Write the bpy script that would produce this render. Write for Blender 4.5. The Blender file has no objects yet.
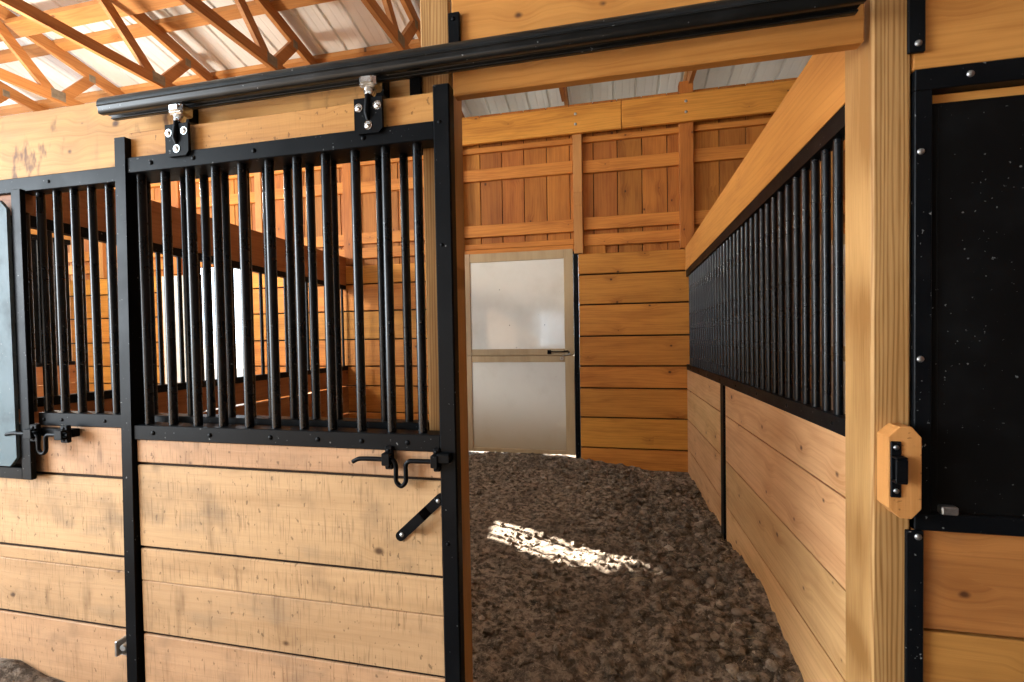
import bpy, math, random
from mathutils import Vector, Matrix, noise
random.seed(7)
C = bpy.context.scene.collection
H = 1.40                       # camera height above the dirt; heights below are measured from the lens

# ------------------------------------------------------------------ mesh builder
class MB:
    def __init__(s): s.v = []; s.f = []; s.sm = []
    def add(s, vs, fs, smooth=False):
        n = len(s.v); s.v += [tuple(p) for p in vs]
        s.f += [tuple(i + n for i in f) for f in fs]; s.sm += [smooth] * len(fs)
    def box(s, x0, x1, y0, y1, z0, z1, c=0.002):
        if x0 > x1: x0, x1 = x1, x0
        if y0 > y1: y0, y1 = y1, y0
        if z0 > z1: z0, z1 = z1, z0
        c = min(c, (x1-x0)*.45, (y1-y0)*.45, (z1-z0)*.45)
        X = (x0, x1); Y = (y0, y1); Z = (z0, z1); vs = []; ix = {}
        for i in (0, 1):
            for j in (0, 1):
                for k in (0, 1):
                    dx = c if i == 0 else -c; dy = c if j == 0 else -c; dz = c if k == 0 else -c
                    ix[i, j, k, 'x'] = len(vs); vs.append((X[i], Y[j]+dy, Z[k]+dz))
                    ix[i, j, k, 'y'] = len(vs); vs.append((X[i]+dx, Y[j], Z[k]+dz))
                    ix[i, j, k, 'z'] = len(vs); vs.append((X[i]+dx, Y[j]+dy, Z[k]))
        fs = []
        q = ((0, 0), (1, 0), (1, 1), (0, 1))
        for i in (0, 1):
            f = [ix[i, a, b, 'x'] for a, b in q]; fs.append(f if i else f[::-1])
            f = [ix[a, i, b, 'y'] for a, b in q]; fs.append(f[::-1] if i else f)
            f = [ix[a, b, i, 'z'] for a, b in q]; fs.append(f if i else f[::-1])
        for i in (0, 1):
            for j in (0, 1):
                f = [ix[i, j, 0, 'x'], ix[i, j, 1, 'x'], ix[i, j, 1, 'y'], ix[i, j, 0, 'y']]
                fs.append(f if (i == j) else f[::-1])
                f = [ix[i, 0, j, 'x'], ix[i, 0, j, 'z'], ix[i, 1, j, 'z'], ix[i, 1, j, 'x']]
                fs.append(f if (i == j) else f[::-1])
                f = [ix[0, i, j, 'y'], ix[1, i, j, 'y'], ix[1, i, j, 'z'], ix[0, i, j, 'z']]
                fs.append(f if (i == j) else f[::-1])
        for i in (0, 1):
            for j in (0, 1):
                for k in (0, 1):
                    f = [ix[i, j, k, 'x'], ix[i, j, k, 'y'], ix[i, j, k, 'z']]
                    fs.append(f if (i+j+k) % 2 else f[::-1])
        s.add(vs, fs)
    def prism(s, poly, axis, a0, a1, smooth=False):
        # poly: 2-D outline; axis: the extrusion axis
        def P(p, a):
            if axis == 'x': return (a, p[0], p[1])
            if axis == 'y': return (p[0], a, p[1])
            return (p[0], p[1], a)
        n = len(poly)
        vs = [P(p, a0) for p in poly] + [P(p, a1) for p in poly]
        fs = [tuple(range(n)), tuple(range(2*n-1, n-1, -1))] + [(i, i+n, (i+1) % n + n, (i+1) % n) for i in range(n)]
        s.add(vs, fs, smooth)
    def tube(s, pts, r, n=10, caps=True):
        pts = [Vector(p) for p in pts]; rings = []
        d = (pts[1]-pts[0]).normalized(); ref = Vector((0, 0, 1)) if abs(d.z) < .9 else Vector((1, 0, 0))
        u = d.cross(ref).normalized()
        for i, p in enumerate(pts):
            t = (pts[min(i+1, len(pts)-1)] - pts[max(i-1, 0)]).normalized()
            u = (u - t*u.dot(t)).normalized(); w = t.cross(u)
            rr = r[i] if isinstance(r, (list, tuple)) else r
            rings.append([p + (u*math.cos(2*math.pi*k/n) + w*math.sin(2*math.pi*k/n))*rr for k in range(n)])
        vs = [v for g in rings for v in g]
        fs = [(i*n+k, i*n+(k+1) % n, (i+1)*n+(k+1) % n, (i+1)*n+k) for i in range(len(pts)-1) for k in range(n)]
        s.add(vs, fs, True)
        if caps: s.add(rings[0], [tuple(range(n))[::-1]]); s.add(rings[-1], [tuple(range(n))])
    def bar(s, a, b, w, h, side):
        # rectangular timber from a to b; side = direction of its width w
        a = Vector(a); b = Vector(b); t = (b-a).normalized(); sd = Vector(side).normalized()
        sd = (sd - t*sd.dot(t)).normalized(); up = t.cross(sd)
        vs = [p + sd*w/2*i + up*h/2*j for p in (a, b) for i, j in ((-1, -1), (1, -1), (1, 1), (-1, 1))]
        s.add(vs, [(0, 3, 2, 1), (4, 5, 6, 7), (0, 1, 5, 4), (1, 2, 6, 5), (2, 3, 7, 6), (3, 0, 4, 7)])
    def dome(s, c, r, axis, n=10, h=.6):
        # bolt head bulging along axis
        c = Vector(c); a = Vector(axis).normalized(); ref = Vector((0, 0, 1)) if abs(a.z) < .9 else Vector((1, 0, 0))
        u = a.cross(ref).normalized(); w = a.cross(u); vs = []; m = 4
        for j in range(m):
            th = j/m*math.pi/2
            for k in range(n):
                ph = 2*math.pi*k/n
                vs.append(c + (u*math.cos(ph)+w*math.sin(ph))*r*math.cos(th) + a*r*h*math.sin(th))
        vs.append(c + a*r*h)
        fs = [(j*n+k, j*n+(k+1) % n, (j+1)*n+(k+1) % n, (j+1)*n+k) for j in range(m-1) for k in range(n)]
        fs += [((m-1)*n+k, (m-1)*n+(k+1) % n, m*n) for k in range(n)]
        s.add(vs, fs, True)
    def build(s, name, mat, parent=None, loc=None):
        o_loc = Vector(parent_world(parent)) if parent else (Vector(loc) if loc else s.centre())
        me = bpy.data.meshes.new(name)
        me.from_pydata([(Vector(v) - o_loc)[:] for v in s.v], [], s.f)
        me.polygons.foreach_set('use_smooth', s.sm)
        me.materials.append(mat); me.update()
        import bmesh
        bm = bmesh.new(); bm.from_mesh(me); bmesh.ops.recalc_face_normals(bm, faces=bm.faces); bm.to_mesh(me); bm.free()
        o = bpy.data.objects.new(name, me); C.objects.link(o)
        if parent: o.parent = parent
        else: o.location = o_loc
        return o
    def centre(s):
        xs, ys, zs = zip(*s.v)
        return Vector(((min(xs)+max(xs))/2, (min(ys)+max(ys))/2, min(zs)))

def parent_world(p):
    l = Vector((0, 0, 0))
    while p is not None: l += Vector(p.location); p = p.parent
    return l
def tag(o, label=None, cat=None, group=None, kind=None):
    if label: o['label'] = label
    if cat: o['category'] = cat
    if group: o['group'] = group
    if kind: o['kind'] = kind
    return o
def thing(name, loc, label, cat, group=None, kind=None):
    o = bpy.data.objects.new(name, None); C.objects.link(o); o.location = loc; o.empty_display_size = .1
    return tag(o, label, cat, group, kind)
def repeat_part(o, offs):
    for d in offs:
        c = o.copy(); c.location = Vector(o.location) + Vector(d); c.parent = o.parent; C.objects.link(c)
def Z(zc): return zc + H

# ------------------------------------------------------------------ materials
def newmat(name):
    m = bpy.data.materials.new(name); m.use_nodes = True; nt = m.node_tree
    for n in list(nt.nodes): nt.nodes.remove(n)
    out = nt.nodes.new('ShaderNodeOutputMaterial'); b = nt.nodes.new('ShaderNodeBsdfPrincipled')
    nt.links.new(b.outputs[0], out.inputs[0])
    return m, nt, b
class NT:
    def __init__(s, nt): s.nt = nt
    def n(s, t, **k):
        o = s.nt.nodes.new(t)
        for a, v in k.items(): setattr(o, a, v)
        return o
    def put(s, sock, v):
        if hasattr(v, 'links'): s.nt.links.new(v, sock)
        else: sock.default_value = v
    def m(s, op, a, b=0.0, c=None, clamp=False):
        o = s.n('ShaderNodeMath', operation=op, use_clamp=clamp); s.put(o.inputs[0], a); s.put(o.inputs[1], b)
        if c is not None: s.put(o.inputs[2], c)
        return o.outputs[0]
    def xyz(s, x, y, z):
        o = s.n('ShaderNodeCombineXYZ'); s.put(o.inputs[0], x); s.put(o.inputs[1], y); s.put(o.inputs[2], z); return o.outputs[0]
    def noise(s, vec, scale=1, detail=3, rough=.5, dist=0):
        o = s.n('ShaderNodeTexNoise'); s.put(o.inputs['Vector'], vec)
        o.inputs['Scale'].default_value = scale; o.inputs['Detail'].default_value = detail
        o.inputs['Roughness'].default_value = rough; o.inputs['Distortion'].default_value = dist
        return o.outputs['Fac']
    def ss(s, v, lo, hi, a=0.0, b=1.0):
        o = s.n('ShaderNodeMapRange', interpolation_type='SMOOTHSTEP'); s.put(o.inputs[0], v)
        o.inputs[1].default_value = lo; o.inputs[2].default_value = hi; o.inputs[3].default_value = a; o.inputs[4].default_value = b
        return o.outputs[0]
    def mix(s, f, a, b, mode='MIX'):
        o = s.n('ShaderNodeMix', data_type='RGBA', blend_type=mode); s.put(o.inputs[0], f)
        for i, v in ((6, a), (7, b)): s.put(o.inputs[i], v if hasattr(v, 'links') else (*v[:3], 1))
        return o.outputs[2]
    def bump(s, h, strength, dist, bsdf):
        o = s.n('ShaderNodeBump'); o.inputs['Strength'].default_value = strength; o.inputs['Distance'].default_value = dist
        s.put(o.inputs['Height'], h); s.nt.links.new(o.outputs[0], bsdf.inputs['Normal'])

def wood(name, base, dark, u, v, saw=0.0, stain=0.0, knots=.5, grain=1.0, rough=.62, vary=.16, dirt=0.0, ringf=210, ringc=.26, smear=0):
    m, nt, b = newmat(name); N = NT(nt)
    tc = N.n('ShaderNodeTexCoord'); sep = N.n('ShaderNodeSeparateXYZ'); nt.links.new(tc.outputs['Object'], sep.inputs[0])
    rnd = N.n('ShaderNodeNewGeometry').outputs['Random Per Island']
    ax = {'x': 0, 'y': 1, 'z': 2}; w = [k for k in 'xyz' if k not in (u, v)][0]
    U = N.m('ADD', sep.outputs[ax[u]], N.m('MULTIPLY', rnd, 37.3)); V0 = N.m('ADD', sep.outputs[ax[v]], N.m('MULTIPLY', rnd, 91.7))
    W = sep.outputs[ax[w]]
    # knots
    vo = N.n('ShaderNodeTexVoronoi', voronoi_dimensions='2D'); vo.inputs['Scale'].default_value = 1
    nt.links.new(N.xyz(N.m('MULTIPLY', U, 3.6), N.m('MULTIPLY', V0, 5.0), 0.0), vo.inputs['Vector'])
    cs = N.n('ShaderNodeSeparateColor'); nt.links.new(vo.outputs['Color'], cs.inputs[0])
    gate = N.ss(cs.outputs[0], 1-knots, 1-knots+.02)
    d = N.m('ADD', vo.outputs['Distance'], N.m('MULTIPLY', N.m('SUBTRACT', N.noise(N.xyz(N.m('MULTIPLY', U, 20), N.m('MULTIPLY', V0, 20), 0.0), 1, 2), .5), .07))
    ks = N.m('MULTIPLY_ADD', cs.outputs[1], .055, .006)
    kn = N.m('MULTIPLY', N.ss(N.m('SUBTRACT', d, ks), -.035, .025, 1, 0), gate)
    halo = N.m('MULTIPLY', N.ss(d, .08, .34, 1, 0), gate)
    V = N.m('ADD', V0, N.m('MULTIPLY', halo, .02))
    warp = N.noise(N.xyz(N.m('MULTIPLY', U, .7), N.m('MULTIPLY', V, 4), W), 1, 1)
    ph = N.m('ADD', N.m('MULTIPLY', V, ringf), N.m('MULTIPLY', warp, 26))
    ph = N.m('ADD', ph, N.m('MULTIPLY', N.noise(N.xyz(N.m('MULTIPLY', U, 1.3), N.m('MULTIPLY', V, 24), W), 1, 1), 16))
    ring = N.m('MULTIPLY_ADD', N.m('SINE', ph), .5, .5)
    ring = N.m('POWER', ring, 2.2)
    fine = N.noise(N.xyz(N.m('MULTIPLY', U, 7), N.m('MULTIPLY', V, 190), N.m('MULTIPLY', W, 190)), 1, 3, .6)
    broad = N.noise(N.xyz(N.m('MULTIPLY', U, 1.6), N.m('MULTIPLY', V, 9), N.m('MULTIPLY', W, 9)), 1, 3, .55)
    k = N.m('ADD', N.m('MULTIPLY', ring, ringc*grain), N.m('MULTIPLY', N.m('SUBTRACT', fine, .42), .7*grain))
    k = N.m('ADD', k, N.m('MULTIPLY', N.ss(broad, .38, .72), .55))
    k = N.m('ADD', k, N.m('MULTIPLY', halo, .25), clamp=True)
    col = N.mix(k, base, dark)
    kd = (.06, .022, .007)
    col = N.mix(N.m('MULTIPLY', kn, .92), col, kd)
    hgt = N.m('ADD', fine, N.m('MULTIPLY', ring, .3))
    if saw:
        sw = N.noise(N.xyz(N.m('MULTIPLY', U, 190), N.m('MULTIPLY', V0, 9), W), 1, 2, .6)
        gatesaw = N.ss(N.noise(N.xyz(N.m('MULTIPLY', U, 3), N.m('MULTIPLY', V0, 6), W), 1, 2), .3, .52)
        f = N.m('MULTIPLY', N.m('MULTIPLY', N.ss(sw, .52, .72), gatesaw), saw)
        col = N.mix(f, col, tuple(c*.45 for c in dark)); hgt = N.m('ADD', hgt, N.m('MULTIPLY', sw, .8))
        sp = N.noise(N.xyz(N.m('MULTIPLY', U, 60), N.m('MULTIPLY', V0, 38), W), 1, 2, .5)
        col = N.mix(N.m('MULTIPLY', N.ss(sp, .65, .71), .65), col, tuple(c*.3 for c in dark))
    if stain:
        st = N.noise(N.xyz(N.m('MULTIPLY', U, 13), N.m('MULTIPLY', V0, 1.6), W), 1, 3, .55)
        st2 = N.noise(N.xyz(N.m('MULTIPLY', U, 2.2), N.m('MULTIPLY', V0, 4.5), W), 1, 4, .6)
        f = N.m('MULTIPLY', N.ss(st, .56, .74), N.ss(st2, .44, .62))
        col = N.mix(N.m('MULTIPLY', f, stain), col, (.17, .085, .035))
        col = N.mix(N.m('MULTIPLY', N.ss(st2, .55, .75), stain*.45), col, (.24, .17, .11))
    if smear:
        sn = N.noise(N.xyz(N.m('MULTIPLY', U, 16), N.m('MULTIPLY', V0, 7), W), 1, 3, .6); s2 = N.noise(N.xyz(N.m('MULTIPLY', U, 3.5), N.m('MULTIPLY', V0, 3), W), 1, 1)
        col = N.mix(N.m('MULTIPLY', N.m('MULTIPLY', N.ss(sn, .52, .68), N.ss(s2, .48, .56)), smear), col, (.11, .045, .012))
    if dirt:
        dn = N.noise(N.xyz(N.m('MULTIPLY', U, 5), N.m('MULTIPLY', V0, 5), W), 1, 4, .6)
        col = N.mix(N.m('MULTIPLY', N.ss(dn, .5, .75), dirt), col, (.11, .075, .05))
    hs = N.n('ShaderNodeHueSaturation'); nt.links.new(col, hs.inputs['Color'])
    N.put(hs.inputs['Value'], N.m('MULTIPLY_ADD', rnd, 2*vary, 1-vary)); hs.inputs['Saturation'].default_value = 1
    N.put(hs.inputs['Hue'], N.m('MULTIPLY_ADD', N.m('FRACT', N.m('MULTIPLY', rnd, 17.3)), .012, .494))
    nt.links.new(hs.outputs[0], b.inputs['Base Color'])
    b.inputs['Roughness'].default_value = rough; b.inputs['Specular IOR Level'].default_value = .3
    N.bump(hgt, .35, .002, b)
    return m

def metal_black(name, base=(.0032, .0038, .0048), rough=.40, speck=.5, dust=.07, spec=.09, bump=.1):
    m, nt, b = newmat(name); N = NT(nt)
    tc = N.n('ShaderNodeTexCoord').outputs['Object']
    s1 = N.noise(tc, 85, 2, .5); s2 = N.noise(tc, 7, 4, .6); s3 = N.noise(tc, 260, 2, .5)
    f = N.m('MULTIPLY', N.ss(s1, .71, .76), speck)
    col = N.mix(N.m('MULTIPLY', N.ss(s2, .45, .75), dust), base, (.03, .032, .034))
    col = N.mix(f, col, (.34, .35, .35))
    nt.links.new(col, b.inputs['Base Color'])
    N.put(b.inputs['Roughness'], N.m('MULTIPLY_ADD', s2, .3, rough-.12))
    b.inputs['Specular IOR Level'].default_value = spec
    N.bump(s3, bump, .001, b)
    return m

def plain(name, col, rough=.5, metallic=0.0, var=.15, scale=8, spec=.5, bump=0):
    m, nt, b = newmat(name); N = NT(nt)
    tc = N.n('ShaderNodeTexCoord').outputs['Object']
    s = N.noise(tc, scale, 4, .6)
    c = N.mix(N.ss(s, .3, .75), tuple(min(1, c*(1+var)) for c in col), tuple(c*(1-var) for c in col))
    nt.links.new(c, b.inputs['Base Color']); b.inputs['Roughness'].default_value = rough; b.inputs['Metallic'].default_value = metallic
    b.inputs['Specular IOR Level'].default_value = spec
    if bump: N.bump(N.noise(tc, scale*12, 3), bump, .002, b)
    return m

PALE = ((.66, .42, .22), (.44, .25, .11))
ORNG = ((.62, .25, .042), (.36, .12, .016))
M = {}
M['front_plank'] = wood('weathered_pine_x', (.56, .335, .172), (.40, .225, .105), 'x', 'z', saw=.6, stain=1.0, knots=.3, dirt=.4, grain=.6, vary=.06)
M['header'] = wood('header_pine_x', (.55, .29, .075), (.36, .16, .034), 'x', 'z', saw=.1, stain=.25, knots=.3)
M['lintel'] = wood('lintel_pine_x', (.60, .29, .065), (.40, .165, .03), 'x', 'z', knots=.2)
M['header_fixed'] = wood('knotty_pine_x', (.58, .33, .10), (.38, .19, .05), 'x', 'z', stain=.5, knots=.5, smear=.85)
M['right_front'] = wood('pine_front_x', (.43, .185, .045), (.27, .105, .023), 'x', 'z', knots=.25, dirt=.25)
M['orange_x'] = wood('interior_fir_x', ORNG[0], ORNG[1], 'x', 'z', knots=.38, vary=.14)
M['orange_z'] = wood('interior_fir_z', (.46, .165, .027), (.25, .075, .010), 'z', 'x', knots=.45, vary=.16)
M['aisle_x'] = wood('aisle_board_x', (.20, .14, .09), (.12, .08, .05), 'x', 'z', knots=.2)
M['truss_y'] = wood('truss_fir_y', (.42, .19, .052), (.24, .09, .02), 'y', 'z', knots=.2, vary=.16)
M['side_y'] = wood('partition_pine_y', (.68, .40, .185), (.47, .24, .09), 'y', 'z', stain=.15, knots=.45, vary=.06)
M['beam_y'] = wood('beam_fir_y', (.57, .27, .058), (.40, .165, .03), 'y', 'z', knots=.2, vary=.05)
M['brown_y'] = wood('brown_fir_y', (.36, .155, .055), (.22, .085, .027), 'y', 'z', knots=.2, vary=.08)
M['post_z'] = wood('treated_post_z', (.50, .295, .105), (.27, .135, .035), 'z', 'x', knots=.3, grain=1.2, vary=.05, ringf=640, ringc=.55)
M['post_dark'] = wood('small_post_z', (.52, .25, .07), (.32, .13, .03), 'z', 'y', knots=.15, vary=.05)  # wood tone of the small back wall posts
M['block'] = wood('block_pine_z', (.60, .29, .085), (.42, .18, .04), 'z', 'x', knots=.3, vary=.03, saw=.05)
M['door_frame'] = wood('door_frame_wood', (.47, .33, .19), (.36, .23, .12), 'z', 'x', knots=.0, grain=.4, vary=.05)
M['black'] = metal_black('black_painted_steel')
M['bar'] = metal_black('black_bar_steel', base=(.004, .005, .0065), rough=.25, speck=.3, dust=.08, spec=.32, bump=.02)
M['track'] = metal_black('black_track_steel', base=(.0045, .005, .005), rough=.30, speck=.7, dust=.3, spec=.3)
M['blacksheet'] = metal_black('black_sheet', base=(.003, .003, .003), rough=.55, speck=.4, dust=.1)
M['greysheet'] = metal_black('grey_steel_sheet', base=(.12, .165, .185), rough=.45, speck=.4, dust=.5)
M['chrome'] = plain('bright_zinc', (.75, .75, .73), .25, 1.0, .1, 40)
M['zinc'] = plain('dull_zinc', (.42, .43, .43), .45, 1.0, .3, 30)
M['truss_x'] = wood('truss_fir_x', (.44, .21, .06), (.27, .11, .026), 'x', 'y', knots=.25)
M['shade'] = plain('gap_shade_board', (.03, .016, .008), .8, 0, .2, 6, .2)  # near-black backing that paints the shade inside plank gaps
M['gusset'] = plain('dull_truss_plate', (.22, .18, .13), .55, .6, .25, 25)
M['roof'] = plain('roof_sheet', (.74, .75, .73), .40, .35, .05, 3)
M['white_panel'] = None

def white_panel():
    m, nt, b = newmat('white_door_sheet'); N = NT(nt)
    tc = N.n('ShaderNodeTexCoord'); o = tc.outputs['Object']
    sep = N.n('ShaderNodeSeparateXYZ'); nt.links.new(o, sep.inputs[0])
    a = N.noise(o, 2.5, 4, .6)
    low = N.ss(N.m('ADD', sep.outputs[2], N.m('MULTIPLY', N.m('SUBTRACT', a, .5), .3)), .02, .62, 1, 0)
    col = N.mix(N.ss(a, .4, .8), (.80, .755, .67), (.70, .645, .55))
    col = N.mix(N.m('MULTIPLY', low, .85), col, (.42, .30, .17))
    sp = N.noise(o, 30, 1, .4)
    col = N.mix(N.m('MULTIPLY', N.ss(sp, .80, .82), .7), col, (.1, .07, .04))
    nt.links.new(col, b.inputs['Base Color']); b.inputs['Roughness'].default_value = .07; b.inputs['Specular IOR Level'].default_value = .9
    N.bump(N.noise(o, 9, 2), .04, .01, b)
    return m
M['white_panel'] = white_panel()

def dirt_mat(name='stall_dirt', base=(.36, .285, .22), dark=(.085, .064, .047), light=(.60, .52, .43), tint=False):
    m, nt, b = newmat(name); N = NT(nt)
    tc = N.n('ShaderNodeTexCoord').outputs['Object']
    a = N.noise(tc, 2.2, 4, .6); c = N.noise(tc, 24, 7, .75); d = N.noise(tc, 150, 2, .6)
    col = N.mix(N.ss(c, .40, .62), dark, base)
    col = N.mix(N.m('MULTIPLY', N.ss(a, .42, .68), .5), col, dark)
    col = N.mix(N.m('MULTIPLY', N.ss(d, .66, .73), .8), col, light)
    if tint:
        rnd = N.n('ShaderNodeNewGeometry').outputs['Random Per Island']
        col = N.mix(N.ss(rnd, .0, 1.0, .25, 0), N.mix(N.m('MULTIPLY', N.m('POWER', rnd, 9), .45), col, light), dark)
    nt.links.new(col, b.inputs['Base Color']); b.inputs['Roughness'].default_value = .9; b.inputs['Specular IOR Level'].default_value = .15
    N.bump(N.m('ADD', c, N.m('MULTIPLY', d, .4)), 1.0, .02, b)
    return m
M['dirt'] = dirt_mat()
M['clod'] = dirt_mat('dirt_clod', (.33, .265, .205), (.10, .078, .058), (.60, .50, .40), True)
M['stone'] = plain('field_stone', (.17, .14, .115), .85, 0, .35, 14, .2, .5)
M['straw'] = plain('dry_straw', (.42, .33, .2), .7, 0, .3, 60, .2)
M['soil'] = plain('low_bounce_soil', (.016, .013, .010), .95, 0, .3, 2, .05)  # near ground darkened to cut light bounced under the eave
M['outdoor'] = plain('pale_gravel', (.16, .15, .12), .95, 0, .12, 1.2, .1)

# ------------------------------------------------------------------ floor of dirt
def floor_h(x, y):
    z = 0.078
    def g(cx, cy, sx, sy, a): return a*math.exp(-((x-cx)/sx)**2 - ((y-cy)/sy)**2)
    z += g(.65, 4.75, .75, .55, -.085) + g(-.95, 4.75, .8, .5, .045) + g(.7, 2.4, .22, .35, .065)
    z += g(.72, 3.9, .2, .4, -.05) + g(.75, 1.75, .25, .3, -.03) + g(.3, 4.1, .35, .3, .03)
    z += g(-1.7, 1.3, .9, .4, -.05) + g(-2.35, 1.2, .22, .3, .06) + g(0, .9, 1.2, .8, -.06)
    q = 1 - .55*math.exp(-((x+.7)/.9)**2 - ((y-3.2)/1.1)**2)
    n = noise.noise(Vector((x*2.1, y*2.1, .3)))*.022 + noise.noise(Vector((x*6.5, y*6.5, 4.1)))*.024
    n += (.5-abs(noise.noise(Vector((x*13, y*13, 9.2)))))*.040 - .010 + noise.noise(Vector((x*30, y*30, 2.7)))*.009
    return max(.006, z + n*q)
def axis_vals(lo, hi, a, b, fine, coarse):
    v = []; x = lo
    while x < hi:
        v.append(x); x += fine if a <= x < b else coarse
    v.append(hi); return v
xs = axis_vals(-9.5, 4.5, -1.75, .75, .0165, .14); ys = axis_vals(-4.0, 4.80, 1.25, 4.78, .0165, .14)
fm = MB()
fm.add([(x, y, floor_h(x, y)) for y in ys for x in xs],
       [(j*len(xs)+i, j*len(xs)+i+1, (j+1)*len(xs)+i+1, (j+1)*len(xs)+i) for j in range(len(ys)-1) for i in range(len(xs)-1)], True)
tag(fm.build('floor', M['dirt'], loc=(0, 0, 0)), 'churned dark brown dirt floor of the stall', kind='structure')
gm = MB(); gm.add([(-60, 4.78, .05), (60, 4.78, .05), (60, 16, .05), (-60, 16, .05)], [(0, 1, 2, 3)])
tag(gm.build('ground', M['soil'], loc=(0, 0, 0)), 'unseen soil along the back wall, coloured dark to cut bounce light', kind='structure')
gm = MB(); gm.add([(-60, 16, .05), (60, 16, .05), (60, 90, .05), (-60, 90, .05)], [(0, 1, 2, 3)])
tag(gm.build('ground', M['outdoor'], loc=(0, 0, 0)), 'sunlit pale ground outside the barn', kind='structure')

ICO = [(0, 0, -1), (.72, -.53, -.45), (-.28, -.85, -.45), (-.89, 0, -.45), (-.28, .85, -.45), (.72, .53, -.45),
       (.28, -.85, .45), (-.72, -.53, .45), (-.72, .53, .45), (.28, .85, .45), (.89, 0, .45), (0, 0, 1)]
ICF = [(0, 1, 2), (1, 0, 5), (0, 2, 3), (0, 3, 4), (0, 4, 5), (1, 5, 10), (2, 1, 6), (3, 2, 7), (4, 3, 8), (5, 4, 9),
       (1, 10, 6), (2, 6, 7), (3, 7, 8), (4, 8, 9), (5, 9, 10), (6, 10, 11), (7, 6, 11), (8, 7, 11), (9, 8, 11), (10, 9, 11)]
def lump(mb, x, y, r, flat=.7, smooth=False, sink=.25):
    a = random.random()*6.28; ca, sa = math.cos(a), math.sin(a); sx, sy = random.uniform(.75, 1.35), random.uniform(.7, 1.1)
    z = floor_h(x, y); vs = []
    for p in ICO:
        k = random.uniform(.78, 1.18); px, py = p[0]*sx*k*r, p[1]*sy*k*r
        vs.append((x+px*ca-py*sa, y+px*sa+py*ca, z + (p[2]*flat*k + flat*(1-sink*2)*.6)*r))
    mb.add(vs, ICF, smooth)
cl = MB()
for i in range(6500):
    if random.random() < .45: x = .66 - abs(random.gauss(0, .35)); y = random.uniform(1.7, 4.6)
    else: x = random.uniform(-1.5, .66); y = random.uniform(1.5, 4.6)
    if x < -1.6: continue
    big = x > .1 or y > 3.6
    r = random.uniform(.0035, .013) if random.random() < .90 else random.uniform(.013, .034 if big else .026)
    lump(cl, x, y, r)
for i in range(330):
    if random.random() < .6: x = .62 - abs(random.gauss(0, .30)); y = random.uniform(1.8, 4.5)
    else: x = random.uniform(-.3, .6); y = random.uniform(3.0, 4.55)
    lump(cl, x, y, random.uniform(.016, .038), .5, False, .12)
tag(cl.build('dirt_clods', M['clod'], loc=(0, 0, 0)), 'loose crumbly clods of dirt strewn over the stall floor', 'dirt', kind='stuff')
sm = MB()
for i in range(420):
    x = random.uniform(-1.5, .68); y = random.uniform(1.5, 4.6)
    if random.random() < .35: x = .66-abs(random.gauss(0, .25))
    if x < -1.6: continue
    a = random.random()*6.28; L = random.uniform(.008, .028) if random.random() < .95 else random.uniform(.05, .12)
    z = floor_h(x, y)+.008; dx, dy = math.cos(a)*L/2, math.sin(a)*L/2; t = random.uniform(-.004, .01)
    sm.tube([(x-dx, y-dy, floor_h(x-dx, y-dy)+.005), (x-dy*.15, y+dx*.15, z+abs(t)), (x+dx, y+dy, floor_h(x+dx, y+dy)+.007+t)], random.uniform(.0006, .0013), 4, False)
tag(sm.build('straw_bits', M['straw'], loc=(0, 0, 0)), 'scattered short bits of straw lying on the dirt', 'straw', kind='stuff')
for (x, y, r, lab) in ((.47, 2.47, .036, 'flat grey brown stone on the dirt, largest one near the right planks'),
                       (.53, 2.22, .034, 'dusty brown stone below the largest stone in the dirt'),
                       (.55, 2.62, .026, 'small stone between the right plank wall and the largest stone'),
                       (.05, 3.96, .026, 'little stone in the dirt by the far plank wall'),
                       (.60, 2.08, .028, 'dark stone on the dirt against the near right planks')):
    mb = MB(); lump(mb, x, y, r, .62, False, .15)
    o = mb.build('stone', M['stone'])
    md = o.modifiers.new('s', 'SUBSURF'); md.levels = 2; md.render_levels = 2
    tag(o, lab, 'stone', 'loose stones in the dirt')

# ------------------------------------------------------------------ the far wall
YB = 4.69
bw = thing('wall_back', (0, YB, 0), 'orange fir plank and board wall at the back of the stall', None, None, 'structure')
OPEN = ((-4.97, -4.19), (-1.575, -.335), (1.80, 2.98))     # doorways in the lower planks
GAPS = [1.60, .545, .245, -.07, -.37, -.59, -.885, -1.19, -1.46]
def spans(lo, hi, cuts):
    out = []; x = lo
    for a, b in sorted(cuts):
        if a > x: out.append((x, a))
        x = max(x, b)
    if x < hi: out.append((x, hi))
    return out
pl = MB()
levels = [.757, .545, .245, -.07, -.37, -.59, -.885, -1.19, -1.46]
for i in range(8):
    z1, z0 = levels[i], levels[i+1]
    for a, b in spans(-9.4, 4.4, OPEN):
        x = a
        while x < b - .01:
            e = min(b, x + 2.44)
            if b - e < .5: e = b
            pl.box(x+.002, e-.002, YB, YB+.038, Z(z0)+.008, Z(z1)-.007, .004); x = e
pl.build('plank_panel', M['orange_x'], bw)
vb = MB(); x = -9.4
while x < 4.4:
    z0 = .55
    for a, b in OPEN:
        if a - .25 < x < b: z0 = .84 if a < -4 else .80
    vb.box(x+.003, x+.2325, YB+.085, YB+.108, Z(z0), Z(2.28), .003); x += .2365
vb.build('board_panel', M['orange_z'], bw)
ob = MB(); x = -9.4+.12
while x < 4.4:
    z0 = .55
    for a, b in OPEN:
        if a - .25 < x < b: z0 = .84 if a < -4 else .77
    ob.box(x, x+.2365, YB+.110, YB+.125, Z(z0), Z(2.28), .0); x += .2365
ob.build('gap_shade_layer', M['black'], bw)  # dark layer added behind the boards so their gaps look shaded
lo = MB()          # skin behind the planks, coloured dark so their gaps look shaded
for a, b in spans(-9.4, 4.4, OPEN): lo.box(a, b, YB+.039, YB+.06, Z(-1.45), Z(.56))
fb = MB()
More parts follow.
